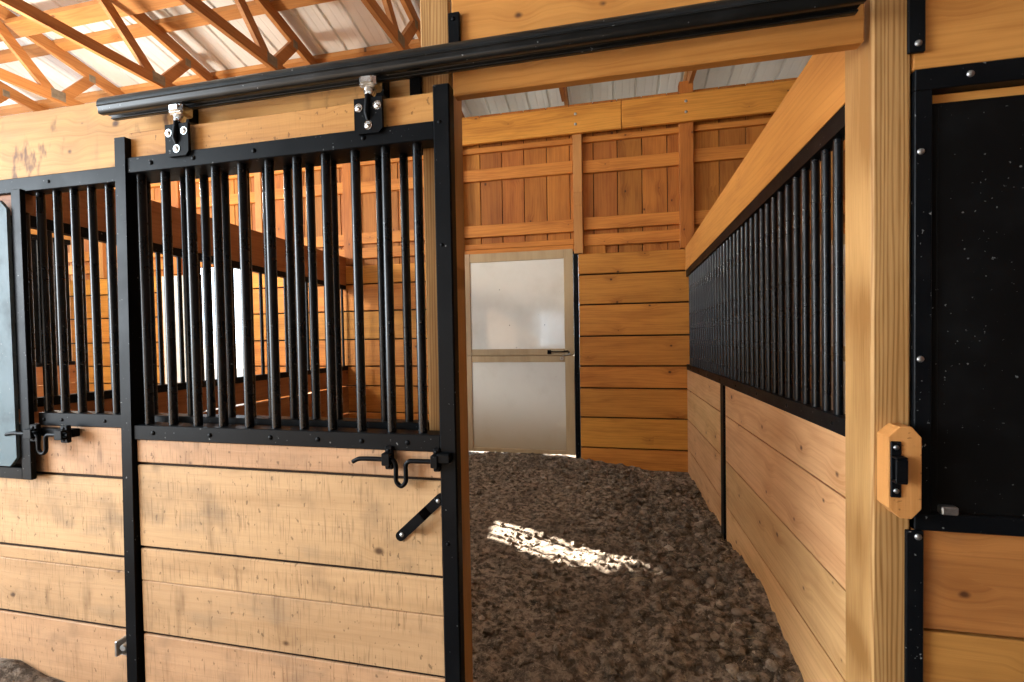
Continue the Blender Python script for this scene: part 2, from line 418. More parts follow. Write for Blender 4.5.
for a, b in OPEN: fb.box(b+.002, b+.27, YB+.062, YB+.082, Z(.56), Z(.90)); fb.box(a-.27, a-.002, YB+.062, YB+.082, Z(.56), Z(.90))
lo.build('shade_backing', M['shade'], bw); fb.build('board_panel', M['orange_z'], bw)
POSTS = [-.329 - 1.2*k for k in range(-3, 8)]
def girt(x0, x1, z0, z1, y=YB+.045):
    g = MB(); g.box(x0, x1, y, y+.04, Z(z0), Z(z1), .003); g.build('girt', M['orange_x'], bw)
big = [-7.63, -5.22, -2.87, .70, 3.1]
small = [-6.4, -4.03, -1.6, -.329, 1.9]
allp = sorted(big + small); edges = [-9.4] + allp + [4.4]
for i in range(len(edges)-1):
    a, b = edges[i]+.05, edges[i+1]-.05; off = .0 if i % 2 else .018
    girt(a, b, 1.565+off*.8, 1.688+off*.8); girt(a, b, 1.0-off*.5, 1.122-off*.4)
    if any(a >= p[0]-.06 and b <= p[1]+.08 for p in OPEN): girt(a, b, .862, .918); girt(a, b, .808, .856, YB+.03)
    else: girt(a, b, .838, .952)
    girt(a, b, 1.872, 1.925)
for x in big:
    p = MB(); p.box(x-.063, x+.063, YB-.005, YB+.09, Z(.76), Z(2.33), .004); p.build('post', M['orange_z'], bw)
for x in small:
    p = MB(); p.box(x-.045, x+.045, YB-.005, YB+.088, Z(.76), Z(1.95), .004); p.build('post', M['post_dark'], bw)
hb = MB()
for a, b in ((-9.4, -5.0), (-4.995, .1), (.105, 4.4)): hb.box(a, b, YB-.05, YB-.010, Z(1.935), Z(2.195), .004)
hbo = hb.build('header_beam', M['orange_x'], bw)
bo = MB()
for x in allp:
    for dz in (2.02, 2.12): bo.dome((x-.01, YB-.05, Z(dz)), .014, (0, -1, 0))
bo.build('bolt', M['zinc'], bw)
jm = MB()
for a, b in OPEN:
    jm.box(b-.002, b-.05, YB-.004, YB+.06, Z(-1.36), Z(.757), .003) if a == -1.575 else jm.box(b, b-.03, YB, YB+.09, Z(-1.36), Z(.80), .003)
    jm.box(a, a+.025, YB+.002, YB+.09, Z(-1.36), Z(.757), .003)
jm.build('jamb', M['black'], bw)

def dutch_door(n, x0, x1, label, hinge_right=False):
    d = thing('door_%d' % n, (0, YB, .14), label, None, None, 'structure')
    st = .092; y0, y1 = YB-.004, YB+.036
    for nm, zb, zt in (('upper_leaf', -.258, .81), ('lower_leaf', -1.272, -.264)):
        f = MB(); rt = .092 if nm == 'upper_leaf' else .064; rb = .066 if nm == 'upper_leaf' else .040
        f.box(x0, x0+st, y0, y1, Z(zb), Z(zt), .003); f.box(x1-st, x1, y0, y1, Z(zb), Z(zt), .003)
        f.box(x0+st+.001, x1-st-.001, y0+.001, y1-.001, Z(zt-rt), Z(zt)-.001, .003); f.box(x0+st+.001, x1-st-.001, y0+.001, y1-.001, Z(zb), Z(zb+rb), .003)
        o = f.build(nm, M['door_frame'], d)
        p = MB(); p.box(x0+st-.004, x1-st+.004, y0+.010, y1-.012, Z(zb+rb)-.004, Z(zt-rt)+.004, .002); p.build('panel', M['white_panel'], o)
    ag = MB(); ag.box(x0+.01, x1-.01, y1+.001, y1+.02, Z(-.31), Z(-.21), .002); ag.build('light_stop_board', M['door_frame'], d)  # added behind the leaves to block light through their gap
    l = MB(); xl = x1-.25
    l.box(xl-.02, xl+.02, y0-.008, y0, Z(-.245), Z(-.235+.03), .002); l.tube([(xl, y0-.012, Z(-.222)), (x1-.06, y0-.012, Z(-.222))], .006, 8)
    l.tube([(x1-.10, y0-.012, Z(-.215)), (x1-.06, y0-.02, Z(-.213)), (x1-.045, y0-.02, Z(-.225)), (x1-.06, y0-.016, Z(-.238))], .005, 8)
    l.build('latch_bolt', M['black'], d)
    h = MB(); ring = [(x1-.125+.014*math.cos(t), y0-.006, Z(-.290)+.014*math.sin(t)) for t in [k*math.pi/8 for k in range(17)]]
    h.tube(ring, .0035, 6); h.tube([(x1-.115, y0-.006, Z(-.262)), (x1-.08, y0-.014, Z(-.254)), (x1-.04, y0-.012, Z(-.246))], .003, 6)
    h.dome((x1-.045, y0, Z(-.242)), .008, (0, -1, 0)); h.build('hook', M['zinc'], d)
    return d
dutch_door(1, -1.558, -.388, 'white two leaf stall door with tan wood frame in the back wall')
dutch_door(2, 1.825, 2.95, 'white two leaf door glimpsed through the bars of the right grille')

sp = MB(); sp.box(-5.43, -4.99, YB-.016, YB-.002, Z(-1.2), Z(.74), .003)  # invented white panel, stands in for a bright strip by the doorway
tag(sp.build('added_trim_1', M['white_panel'], loc=(-5.2, YB, .14)), 'added white panel standing in for a bright strip beside the open far doorway', kind='structure')
# ------------------------------------------------------------------ roof
SL = .235
def zs(y, z0=2.61): return Z(z0 - SL*(y-4.69))
yT, yE = -3.2, 5.42
prof = []; x = -10.0; P9 = .2286
while x < 5.0:
    prof += [(x, 0), (x+.062, 0), (x+.066, .0018), (x+.078, .0018), (x+.082, 0), (x+.138, 0), (x+.142, .0018), (x+.154, .0018), (x+.158, 0), (x+.186, 0), (x+.196, .02), (x+.210, .02), (x+.220, 0)]; x += P9
rm = MB(); ysr = [yT, 1.5, 3.3, 4.3, yE]; n = len(prof)
rm.add([(p[0], y, zs(y)+p[1]) for y in ysr for p in prof], [(j*n+i, j*n+i+1, (j+1)*n+i+1, (j+1)*n+i) for j in range(len(ysr)-1) for i in range(n-1)])
tag(rm.build('ceiling', M['roof'], loc=(0, 0, 0)), 'pale ribbed metal roof sheeting above the trusses', kind='structure')
def on_slope(y, off): return zs(y) + off
pnames = ['lowest roof purlin at the eave edge outside the back wall', 'roof purlin just above the back wall header', 'orange roof purlin seen just above the front header board, second from the back wall',
          'roof purlin crossing above the short truss braces', 'roof purlin above the middle of the stall', 'roof purlin above the stall front', 'roof purlin nearest the aisle']
for i, y in enumerate((5.36, 4.77, 4.16, 3.55, 2.94, 2.33, 1.72)):
    p = MB(); yy0, yy1 = y-.045, y+.045
    vs = [(xx, yy, on_slope(yy, oz)) for xx in (-9.8, 4.8) for yy, oz in ((yy0, -.042), (yy1, -.042), (yy1, -.002), (yy0, -.002))]
    p.add(vs, [(0, 1, 2, 3), (7, 6, 5, 4), (0, 4, 5, 1), (1, 5, 6, 2), (2, 6, 7, 3), (3, 7, 4, 0)])
    tag(p.build('roof_purlin', M['truss_x']), pnames[i], 'purlin', 'roof purlins')
fa = MB(); fa.box(-9.8, 4.8, 5.425, 5.45, zs(5.44)-.24, zs(5.44)+.01, .003)  # added out of view to keep sky light off the overhang
tag(fa.build('added_trim_2', M['truss_x'], loc=(0, 5.44, 0)), 'added unseen fascia board keeping sky light off the eave underside', kind='structure')
br = MB()
vs = [(xx, yy, on_slope(yy, oz)) for xx in (-9.0, -.85) for yy, oz in ((3.13, -.172), (3.27, -.172), (3.27, -.136), (3.13, -.136))]
br.add(vs, [(0, 1, 2, 3), (7, 6, 5, 4), (0, 4, 5, 1), (1, 5, 6, 2), (2, 6, 7, 3), (3, 7, 4, 0)])
tag(br.build('truss_brace', M['truss_x']), 'long flat brace board nailed under the truss top chords at upper left', 'brace')
tlab = {-1: 'truss beyond the right partition', 0: 'truss ending above the back wall post right of the white door', 1: 'truss ending on the back wall header above the white door',
        2: 'truss beside the tall front post, rightmost of the upper left trusses', 3: 'truss second from the tall post, above the gap between the two hangers',
        4: 'truss with joint above the left door hanger, third left of the tall post', 5: 'truss just left of the track end, fourth from the tall post', 6: 'farthest truss at the upper left edge'}
for k in range(-1, 7):
    X = .74 - 1.2*k
    t = thing('roof_truss', (X, YB, Z(2.3)), 'timber roof ' + tlab[k], 'truss', 'timber roof trusses')
    q = MB(); q.bar((X, -1.7, Z(2.345)), (X, 4.74, Z(2.345)), .038, .089, (1, 0, 0)); q.build('bottom_chord', M['truss_y'], t)
    q = MB(); q.bar((X, -1.7, zs(-1.7)-.088), (X, 5.36, zs(5.36)-.088), .038, .112, (1, 0, 0)); q.build('top_chord', M['truss_y'], t)
    webs = [((3.55, 2.34), (3.84, 2.69)), ((3.50, 2.34), (2.92, 2.93)), ((2.86, 2.94), (2.05, 2.36)), ((2.0, 2.34), (1.15, 3.33)), ((1.1, 3.33), (.2, 2.36)), ((4.66, 2.36), (4.66, 2.50))]
    for (ya, za), (yb, zb) in webs:
        q = MB(); q.bar((X, ya, Z(za)), (X, yb, Z(zb)), .036, .086, (1, 0, 0)); q.build('web', M['truss_y'], t)
    for (yc, zc, w, h) in ((3.52, 2.365, .12, .09), (3.83, 2.68, .06, .07), (2.88, 2.92, .14, .10), (2.02, 2.36, .15, .09)):
        q = MB()
        q.box(X-.0215, X+.0215, yc-w/2, yc+w/2, Z(zc-h/2), Z(zc+h/2), .001); q.build('gusset_plate', M['gusset'], t)

# ------------------------------------------------------------------ posts
def post(x0, x1, y0, y1, z1, mat, label, name='timber_post', ch=.006):
    p = MB(); p.box(x0, x1, y0, y1, .0, z1, ch)
    return tag(p.build(name, mat), label, 'post')
post(-.577, -.479, 1.372, 1.482, 3.6, M['post_z'], 'timber post behind the sliding door edge, rising past the track to the roof')
post(.653, .742, 1.370, 1.515, 3.6, M['post_z'], 'tall pale timber post at the right side of the open doorway')
post(-3.02, -2.93, 1.372, 1.51, 3.6, M['post_z'], 'timber post at the far left end of the stall front')

# ------------------------------------------------------------------ grilled partitions along y
def partition(name, xf, sgn, label, y0, y1, gaps, wood_plank, wood_beam, spacing, beamz, rail_t, rail_b, first, gapw=.006, strap=None, bottom=-1.40, k=-.02, sheet=None):
    # xf = face towards our stall; sgn = +1 body extends to +x; every member falls slightly (k) towards the back wall
    # beamz, rail_t = (bottom near, bottom far, top near, top far)
    t = thing(name, (xf, (y0+y1)/2, 0), label, 'partition')
    def slab(mb, xa, xb, ya, yb, za0, za1, zb0, zb1):
        mb.prism([(ya, Z(za0)), (yb, Z(za1)), (yb, Z(zb1)), (ya, Z(zb0))], 'x', xf+xa*sgn, xf+xb*sgn)
    def sh(y): return k*(y-y0)
    b = MB(); slab(b, -.006, .05, y0, y1, *beamz); b.build('beam', wood_beam, t)
    r = MB(); slab(r, -.002, .046, y0, y1, *rail_t); r.build('top_rail', M['black'], t)
    r = MB(); slab(r, -.004, .046, y0, y1, rail_b[0], rail_b[0]+sh(y1), rail_b[1], rail_b[1]+sh(y1))
    yb = y0+.15
    while yb < y1: r.dome((xf-.004*sgn, yb, Z((rail_b[0]+rail_b[1])/2+sh(yb))), .007, (-sgn, 0, 0)); yb += .4
    r.build('bottom_rail', M['black'], t)
    n = int((y1-.03-first)/spacing)
    q = MB(); q.tube([(xf+.022*sgn, first, Z(rail_b[1])-.006), (xf+.022*sgn, first, Z(rail_t[2])-.002)], .0140, 14)
    o = q.build('bar', M['bar'], t)
    repeat_part(o, [(0, spacing*m, sh(y0+spacing*m)) for m in range(1, n+1)])
    p = MB(); lv = [rail_b[0]] + gaps + [bottom]
    for i in range(len(lv)-1):
        z1, z0 = lv[i]-(gapw/2 if i else 0), lv[i+1]+gapw/2
        if i == len(lv)-2: z0 = bottom
        for ya, yb in (((y0, strap[0]+.035), (strap[0]+.037, y1)) if strap else ((y0, y1),)):
            slab(p, 0, .036, ya, yb, z0+sh(ya), z0+sh(yb), z1+sh(ya), z1+sh(yb))
    p.build('plank_panel', wood_plank, t)
    if strap:
        s = MB(); s.box(xf-.014*sgn, xf, strap[0], strap[1], .02, Z(rail_b[0])+sh(strap[0])+.002, .002); s.build('strap', M['black'], t)
    if sheet:
        q = MB(); q.box(xf+.05*sgn, xf+.06*sgn, y0, y1, Z(-.40), Z(sheet), .002); q.build('back_sheet', M['blacksheet'], t)
    return t
partition('stall_partition', .687, 1, 'right stall partition of pale planks below a black bar grille and orange beam', 1.518, 4.685, [-.528, -.815, -1.10], M['side_y'], M['beam_y'], .0855, (.662, .545, .945, .765), (.60, .485, .664, .547), (-.338, -.286), 1.60, .007, (3.135, 3.215), -1.385)
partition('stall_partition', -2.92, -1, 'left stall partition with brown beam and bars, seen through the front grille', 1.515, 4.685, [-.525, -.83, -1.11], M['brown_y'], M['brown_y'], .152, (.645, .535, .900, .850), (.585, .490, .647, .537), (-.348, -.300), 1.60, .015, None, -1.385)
partition('stall_partition', -6.87, -1, 'farthest partition at the left, dark bars and sheet under a pale top board', 1.515, 4.685, [-.575, -.87, -1.15], M['brown_y'], M['header_fixed'], .0855, (1.27, 1.27, 1.37, 1.37), (1.21, 1.21, 1.272, 1.272), (-.345, -.30), 1.60, .006, None, -1.385, 0, 1.24)

# ------------------------------------------------------------------ fixed stall front, left
ff = thing('stall_front', (-1.6, 1.40, 0), 'fixed left stall front of weathered planks with black bars and knotty header board', 'stall front')
b = MB(); b.box(-2.93, -.578, 1.374, 1.412, Z(.627), Z(.878), .004); b.build('header_board', M['header_fixed'], ff)
b = MB(); b.box(-2.93, -.582, 1.366, 1.42, Z(.572), Z(.627), .002)
for x in (-2.1, -1.7, -1.3, -.9): b.dome((x, 1.366, Z(.60)), .007, (0, -1, 0))
b.build('top_rail', M['black'], ff)
b = MB(); b.box(-2.20, -.582, 1.366, 1.42, Z(-.338), Z(-.288), .002)
for x in (-2.17, -2.08, -1.87, -1.4, -1.0): b.dome((x, 1.366, Z(-.314)), .007, (0, -1, 0))
b.build('bottom_rail', M['black'], ff)
q = MB(); q.tube([(-2.277, 1.397, Z(-.292)), (-2.277, 1.397, Z(.576))], .0138, 14); o = q.build('bar', M['bar'], ff)
repeat_part(o, [(.0855*k, 0, 0) for k in range(1, 20)])
p = MB()
lv = [-.338, -.53, -.83, -.885, -1.105, -1.39]
for i in range(5):
    g1 = 0 if i == 0 else (.001 if i == 3 else .0055); g0 = .001 if i == 2 else .0055
    p.box(-2.93 if lv[i] < -.5 else -2.30, -.58, 1.374, 1.385, Z(lv[i+1])+g0, Z(lv[i])-g1, .003)
p.build('plank_panel', M['front_plank'], ff)
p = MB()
p.box(-2.92, -.585, 1.3855, 1.41, Z(-1.39), Z(-.34), .001)  # dark sheet added behind the planks, shades their gaps by colour
p.build('shade_backing', M['shade'], ff)
f = MB(); f.box(-2.247, -2.199, 1.336, 1.354, Z(-.545), Z(.572), .002); f.box(-2.90, -2.248, 1.337, 1.372, Z(-.545), Z(-.50), .002); f.box(-2.247, -2.235, 1.354, 1.372, Z(-.545), Z(.572), .001)
f.box(-2.93, -2.89, 1.338, 1.372, Z(-.545), Z(.572), .002); f.build('feed_door_frame', M['black'], ff)
f = MB(); x0, x1, z0, z1, c = -2.86, -2.253, -.492, .532, .035
f.prism([(x0, Z(z0)), (x1-c, Z(z0)), (x1, Z(z0+c)), (x1, Z(z1-c)), (x1-c, Z(z1)), (x0, Z(z1))], 'y', 1.325, 1.337)
fd = f.build('feed_door', M['greysheet'], ff); fd['label'] = 'grey steel feed door with clipped corners'
b = MB(); b.box(-2.87, -2.25, 1.38, 1.41, Z(.5), Z(.572)); b.build('backing_board', M['brown_y'], ff)
g = MB(); g.box(-1.775, -1.722, 1.35, 1.373, Z(-1.162), Z(-1.098), .004); g.box(-1.775, -1.722, 1.32, 1.352, Z(-1.162), Z(-1.152), .002); g.box(-1.775, -1.765, 1.30, 1.352, Z(-1.155), Z(-1.10), .002)
g.tube([(-1.738, 1.35, Z(-1.118)), (-1.738, 1.30, Z(-1.118))], .012, 10)
g.build('guide_bracket', M['zinc'], ff)

def arc(pts, seg=4):
    # rounded corners through a polyline
    out = [Vector(pts[0])]
    for i in range(1, len(pts)-1):
        p = Vector(pts[i]); a = Vector(pts[i-1]); c = Vector(pts[i+1]); r = min(.018, (p-a).length*.45, (c-p).length*.45)
        s = p+(a-p).normalized()*r; e = p+(c-p).normalized()*r
        for k in range(seg+1):
            t = k/seg; out.append(s*(1-t)**2 + p*2*t*(1-t) + e*t*t)
    out.append(Vector(pts[-1])); return out
def slide_bolt(parent, y, pts, cols, name='latch_bolt'):
    r = MB(); r.tube(arc([(x, y, Z(z)) for x, z in pts]), .0068, 10); rod = r.build(name, M['black'], parent)
    for (x0, x1, z0, z1) in cols:
        k = MB(); k.box(x0, x1, y+.006, y+.022, Z(z0), Z(z1), .003); zm = (z0+z1)/2
        k.box(x0-.001, x1+.001, y-.012, y+.008, Z(zm-.018), Z(zm-.010), .002); k.box(x0-.001, x1+.001, y-.012, y+.008, Z(zm+.010), Z(zm+.018), .002)
        k.box(x0-.001, x1+.001, y-.014, y-.008, Z(zm-.018), Z(zm+.018), .002)
        for zz in (z0+.011, z1-.011): k.dome(((x0+x1)/2, y+.006, Z(zz)), .006, (0, -1, 0))
        k.build('keeper', M['black'], rod)
    return rod
kx = 1.322/1.345
slide_bolt(ff, 1.322, [(x*kx, z*kx) for x, z in ((-2.335, -.374), (-2.30, -.367), (-2.18, -.369), (-2.171, -.38), (-2.171, -.432), (-2.152, -.446), (-2.133, -.432), (-2.133, -.378), (-2.122, -.368), (-2.02, -.366))],
           [(-2.188, -2.150, -.393, -.327), (-2.035, -2.0, -.393, -.327)])
k = MB(); k.box(-2.185, -2.0, 1.345, 1.372, Z(-.375), Z(-.345), .002); k.build('latch_mount', M['black'], ff)

# ------------------------------------------------------------------ sliding stall door
sd = thing('sliding_stall_door', (-1.05, 1.30, .1), 'sliding stall door of weathered planks and black bars, pushed open to the left', 'door')
b = MB(); b.box(-1.612, -.498, 1.284, 1.322, Z(.606), Z(.698), .004); b.build('header_board', M['header'], sd)
def rail(nm, z0, z1, xx):
    b = MB(); b.box(-1.612, -.498, 1.268, 1.33, Z(z0), Z(z1), .002)
    for x in xx: b.dome((x, 1.268, Z((z0+z1)/2)), .008, (0, -1, 0))
    b.build(nm, M['black'], sd)
rail('top_rail', .555, .607, (-1.5, -1.33, -1.1, -.72)); rail('bottom_rail', -.352, -.302, (-1.53, -1.30, -1.07, -.9, -.75, -.60))
q = MB(); q.tube([(-1.578, 1.297, Z(-.306)), (-1.578, 1.297, Z(.559))], .0142, 14); o = q.build('bar', M['bar'], sd)
repeat_part(o, [(.1016*k, 0, 0) for k in range(1, 11)])
p = MB(); lv = [-.352, -.436, -.728, -.845, -1.03, -1.25]
for i in range(5):
    g1 = 0 if i == 0 else (.001 if i == 3 else .0045); g0 = .001 if i == 2 else .0045
    p.box(-1.612, -.499, 1.276, 1.287, Z(lv[i+1])+g0, Z(lv[i])-g1, .003)
p.build('plank_panel', M['front_plank'], sd)
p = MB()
p.box(-1.61, -.50, 1.2875, 1.312, Z(-1.25), Z(-.353), .001)  # dark sheet behind the door planks, gap shade put into its colour
p.build('shade_backing', M['shade'], sd)
e = MB(); e.add([(x+dx, y, z) for z, dx in ((Z(-1.26), -.018), (Z(.675), .012)) for x, y in ((-1.655, 1.262), (-1.612, 1.262), (-1.612, 1.335), (-1.655, 1.335))],
                [(0, 1, 2, 3), (7, 6, 5, 4), (0, 4, 5, 1), (1, 5, 6, 2), (2, 6, 7, 3), (3, 7, 4, 0)])
e.build('end_post', M['black'], sd)
e = MB(); e.box(-.498, -.447, 1.264, 1.306, Z(-1.26), Z(.708), .004)
for z in (.60, .25, -.36, -.62): e.dome((-.478, 1.264, Z(z)), .006, (0, -1, 0))
e.build('end_post', M['black'], sd)
slide_bolt(sd, 1.250, [(-.770, -.386), (-.752, -.376), (-.70, -.374), (-.636, -.376), (-.630, -.39), (-.631, -.440), (-.615, -.455), (-.599, -.440), (-.599, -.386), (-.588, -.376), (-.47, -.374)],
           [(-.669, -.645, -.407, -.338), (-.516, -.496, -.407, -.338)])
k = MB(); k.box(-.499, -.460, 1.240, 1.264, Z(-.377), Z(-.349), .003); k.build('strike_plate', M['black'], sd)
# pull handle, a folded flat bar set on a slant
hd = MB(); A = Vector((-.622, 1.262, Z(-.602))); B = Vector((-.509, 1.262, Z(-.497))); d = (B-A).normalized(); nrm = Vector((0, -1, 0)); wv = d.cross(nrm)
L = (B-A).length; prof = [(-.012, .010), (.022, .010), (.034, -.014), (L-.060, -.014), (L-.044, .010), (L+.012, .010)]
def strip(mb, prof, w, th):
    for i in range(len(prof)-1):
        a = A + d*prof[i][0] + nrm*(-prof[i][1]); c = A + d*prof[i+1][0] + nrm*(-prof[i+1][1])
        mb.bar(a, c + (c-a).normalized()*.0008, w, th, wv)
strip(hd, prof, .030, .005)
hd.tube([A - d*.012 + Vector((0, .010, 0)) + nrm*.003, A - d*.012 + Vector((0, .010, 0)) - nrm*.003], .015, 16)
hd.tube([B + d*.012 + Vector((0, .010, 0)) + nrm*.003, B + d*.012 + Vector((0, .010, 0)) - nrm*.003], .015, 16)
ho = hd.build('pull_handle', M['black'], sd)
for q_ in (A - d*.004, B + d*.002):
    bb = MB(); bb.dome(q_ + Vector((0, .006, 0)), .007, nrm); bb.build('screw', M['zinc'], ho)
# hangers running in the track
def hanger(xc):
    h = MB(); c = .012; x0, x1, z0, z1 = xc-.045, xc+.045, .588, .692
    h.prism([(x0+c, Z(z0)), (x1-c, Z(z0)), (x1, Z(z0+c)), (x1, Z(z1)), (x0, Z(z1)), (x0, Z(z0+c))], 'y', 1.257, 1.267)
    h.tube([(xc-.001, 1.260, Z(.626)), (xc-.001, 1.252, Z(.645)), (xc, 1.262, Z(.712))], [.006, .0085, .009], 12)
    ho = h.build('hanger_plate', M['black'], sd)
    s = MB(); s.tube([(xc+.002, 1.262, Z(.696)), (xc+.002, 1.268, Z(.712)), (xc+.002, 1.276, Z(.725))], [.013, .018, .016], 12)
    s.box(xc-.026, xc+.028, 1.252, 1.300, Z(.722), Z(.757), .006); s.box(xc-.018, xc+.020, 1.246, 1.254, Z(.730), Z(.752), .004)
    s.build('roller_yoke', M['chrome'], ho)
    for dx, dz in ((-.030, .664), (.031, .666), (.0, .611)):
        b = MB(); b.dome((xc+dx, 1.257, Z(dz)), .0105, (0, -1, 0)); b.tube([(xc+dx, 1.2575, Z(dz)), (xc+dx, 1.255, Z(dz))], .013, 12)
        b.build('bolt', M['chrome'], ho)
hanger(-1.382); hanger(-.697)

# ------------------------------------------------------------------ overhead track
tr = thing('door_track', (-.55, 1.24, Z(.77)), 'long black steel sliding door track running along the stall front header', 'track')
yc, zc0 = 1.285, Z(.791); pr = []
for k in range(17):
    a = math.radians(-28 + 236*k/16); pr.append((yc + .034*math.cos(a), zc0 + .033*math.sin(a)))
pr += [(yc-.029, zc0-.030), (yc-.012, zc0-.030), (yc-.012, zc0-.026), (yc-.024, zc0-.022)]
pr += [(yc+.024, zc0-.022), (yc+.012, zc0-.026), (yc+.012, zc0-.030), (yc+.029, zc0-.030)]
m_ = MB(); n = len(pr); xa, xb = -1.700, .590
m_.add([(xx, p[0], p[1]) for xx in (xa, xb) for p in pr], [(i, i+n, (i+1) % n+n, (i+1) % n) for i in range(n)], True)
m_.add([(xa, p[0], p[1]) for p in pr], [tuple(range(n))]); m_.add([(xb, p[0], p[1]) for p in pr], [tuple(range(n))])
m_.box(xa, xb, yc-.0365, yc-.030, zc0-.008, zc0-.003, .002)
o = m_.build('rail', M['track'], tr)
for x in (-1.432, -.703):
    k = MB(); k.box(x-.020, x+.020, 1.335, 1.374, Z(.735), Z(.80), .003); k.build('bracket', M['black'], tr)
for x, z0, z1 in ((-.592, .705, .83), (-.462, .80, .968)):
    k = MB(); k.box(x-.018, x+.018, 1.358, 1.372, Z(z0), Z(z1), .002); k.dome((x, 1.358, Z(z1-.02)), .007, (0, -1, 0))
    k.box(x-.018, x+.018, 1.30, 1.36, Z(.80), Z(.814), .002); k.build('bracket', M['black'], tr)

# ------------------------------------------------------------------ lintel over the doorway
l = MB(); l.box(-.474, .640, 1.374, 1.412, Z(.726), Z(.845), .004)
tag(l.build('doorway_lintel', M['lintel']), 'orange lintel board directly under the track above the open doorway', 'board')
l = MB(); l.box(-.474, .640, 1.374, 1.412, Z(.85), Z(1.09), .004)
tag(l.build('doorway_lintel', M['lintel']), 'orange board above the track over the open doorway', 'board')

# ------------------------------------------------------------------ stall front at the right
rf = thing('stall_front', (1.2, 1.38, 0), 'right neighbouring stall front with black feed door above orange brown planks', 'stall front')
b = MB(); b.box(.745, 2.6, 1.374, 1.412, Z(.637), Z(1.09), .004); b.build('header_board', M['lintel'], rf)
f = MB(); f.box(.744, .782, 1.362, 1.40, Z(-.526), Z(.581), .002); f.box(.744, 1.42, 1.361, 1.40, Z(.581), Z(.634), .002); f.box(.744, 1.42, 1.360, 1.40, Z(-.526), Z(-.482), .002); f.box(1.38, 1.42, 1.362, 1.40, Z(-.478), Z(.581), .002)
ffr = f.build('feed_door_frame', M['black'], rf)
def silver(p, pr):
    q = MB(); q.dome(p, .0085, (0, -1, 0)); q.build('bolt', M['zinc'], pr)
for x in (.79, .97, 1.15): silver((x+.07, 1.361, Z(.608)), ffr)
for z in (.43, -.09): silver((.757, 1.362, Z(z)), ffr)

b = MB(); b.box(.784, 1.38, 1.392, 1.41, Z(.50), Z(.58), .003); b.build('backing_board', M['lintel'], rf)
f = MB(); x0, x1, z0, z1 = .786, 1.376, -.479, .549
f.prism([(x0, Z(z0)), (x1, Z(z0)), (x1, Z(z1)), (x0, Z(z1))], 'y', 1.372, 1.389)
f.box(.796, .800, 1.3713, 1.374, Z(z0+.01), Z(z1-.01), .001)
fd = f.build('feed_door', M['blacksheet'], rf)
k = MB(); k.box(.800, .836, 1.352, 1.374, Z(-.481), Z(-.460), .003); k.build('hinge', M['zinc'], rf)
f = MB(); f.box(.726, .765, 1.360, 1.3695, .02, Z(-.528), .002); silver((.752, 1.360, Z(-.543)), f.build('strap', M['black'], rf))
f = MB(); f.box(.729, .766, 1.360, 1.3695, Z(.676), Z(1.09), .002); silver((.750, 1.360, Z(.697)), f.build('strap', M['black'], rf))
p = MB(); lv = [-.526, -.79, -1.08, -1.39]
for i in range(3): p.box(.744, 2.6, 1.374, 1.41, Z(lv[i+1])+.004, Z(lv[i])-(0 if i == 0 else .004), .003)
p.build('plank_panel', M['right_front'], rf)

b = MB(); b.box(1.43, 2.6, 1.366, 1.42, Z(.581), Z(.634), .002); b.build('top_rail', M['black'], rf)
b = MB(); b.box(1.43, 2.6, 1.366, 1.42, Z(-.526), Z(-.482), .002); b.build('bottom_rail', M['black'], rf)
q = MB(); q.tube([(1.48, 1.397, Z(-.486)), (1.48, 1.397, Z(.585))], .0138, 14); o = q.build('bar', M['bar'], rf)
repeat_part(o, [(.0855*k, 0, 0) for k in range(1, 13)])
# wooden latch block on the right post
lb = thing('latch_block', (.70, 1.344, Z(-.483)), 'octagonal wooden block with black strike loop on the right doorway post', 'latch')
b = MB(); x0, x1, z0, z1 = .664, .736, -.483, -.254; cx, cz = .026, .026
b.prism([(x0, Z(z0+cz)), (x0+cx, Z(z0)), (x1-cx*.8, Z(z0)), (x1, Z(z0+cz)), (x1, Z(z1-cz)), (x1-cx*.8, Z(z1)), (x0+cx, Z(z1)), (x0, Z(z1-cz))], 'y', 1.317, 1.369)
bo_ = b.build('wood_block', M['block'], lb)
bv = bo_.modifiers.new('b', 'BEVEL'); bv.width = .002; bv.segments = 2
s = MB(); sx0, sx1 = .667, .691
s.box(sx0, sx1, 1.312, 1.3172, Z(-.430), Z(-.290), .004); s.box(sx0, sx1+.002, 1.290, 1.295, Z(-.386), Z(-.330), .002)
s.box(sx0, sx1+.002, 1.290, 1.314, Z(-.330), Z(-.324), .002); s.box(sx0, sx1+.002, 1.290, 1.314, Z(-.390), Z(-.384), .002); s.box(sx1-.002, sx1+.002, 1.29, 1.314, Z(-.386), Z(-.330), .001)
so = s.build('strike_loop', M['black'], lb)
for z in (-.305, -.413):
    b = MB(); b.dome((.679, 1.312, Z(z)), .0065, (0, -1, 0)); b.build('screw', M['zinc'], so)

# ------------------------------------------------------------------ the aisle behind the camera
aw = MB(); YA = -3.0
def aisle_wall(x0, x1, z0, z1): aw.box(x0, x1, YA-.04, YA, Z(z0), Z(z1), .003)
for z0, z1 in ((-1.4, -.85), (-.84, -.42), (-.41, .48), (.49, 1.1), (1.11, 1.8), (1.81, 2.6), (2.61, 4.2)):
    for a, b in (((-5.2, -2.0), (-1.25, 4.4)) if (z0, z1) == (-.41, .48) else ((-5.2, 4.4),)): aisle_wall(a, b, z0, z1)
tag(aw.build('wall_front', M['aisle_x'], loc=(0, 0, 0)), kind='structure')
ew = MB(); ew.box(4.4, 4.45, YA, YB+.1, 0, Z(4.2), .003)
tag(ew.build('wall_right', M['brown_y'], loc=(0, 0, 0)), kind='structure')
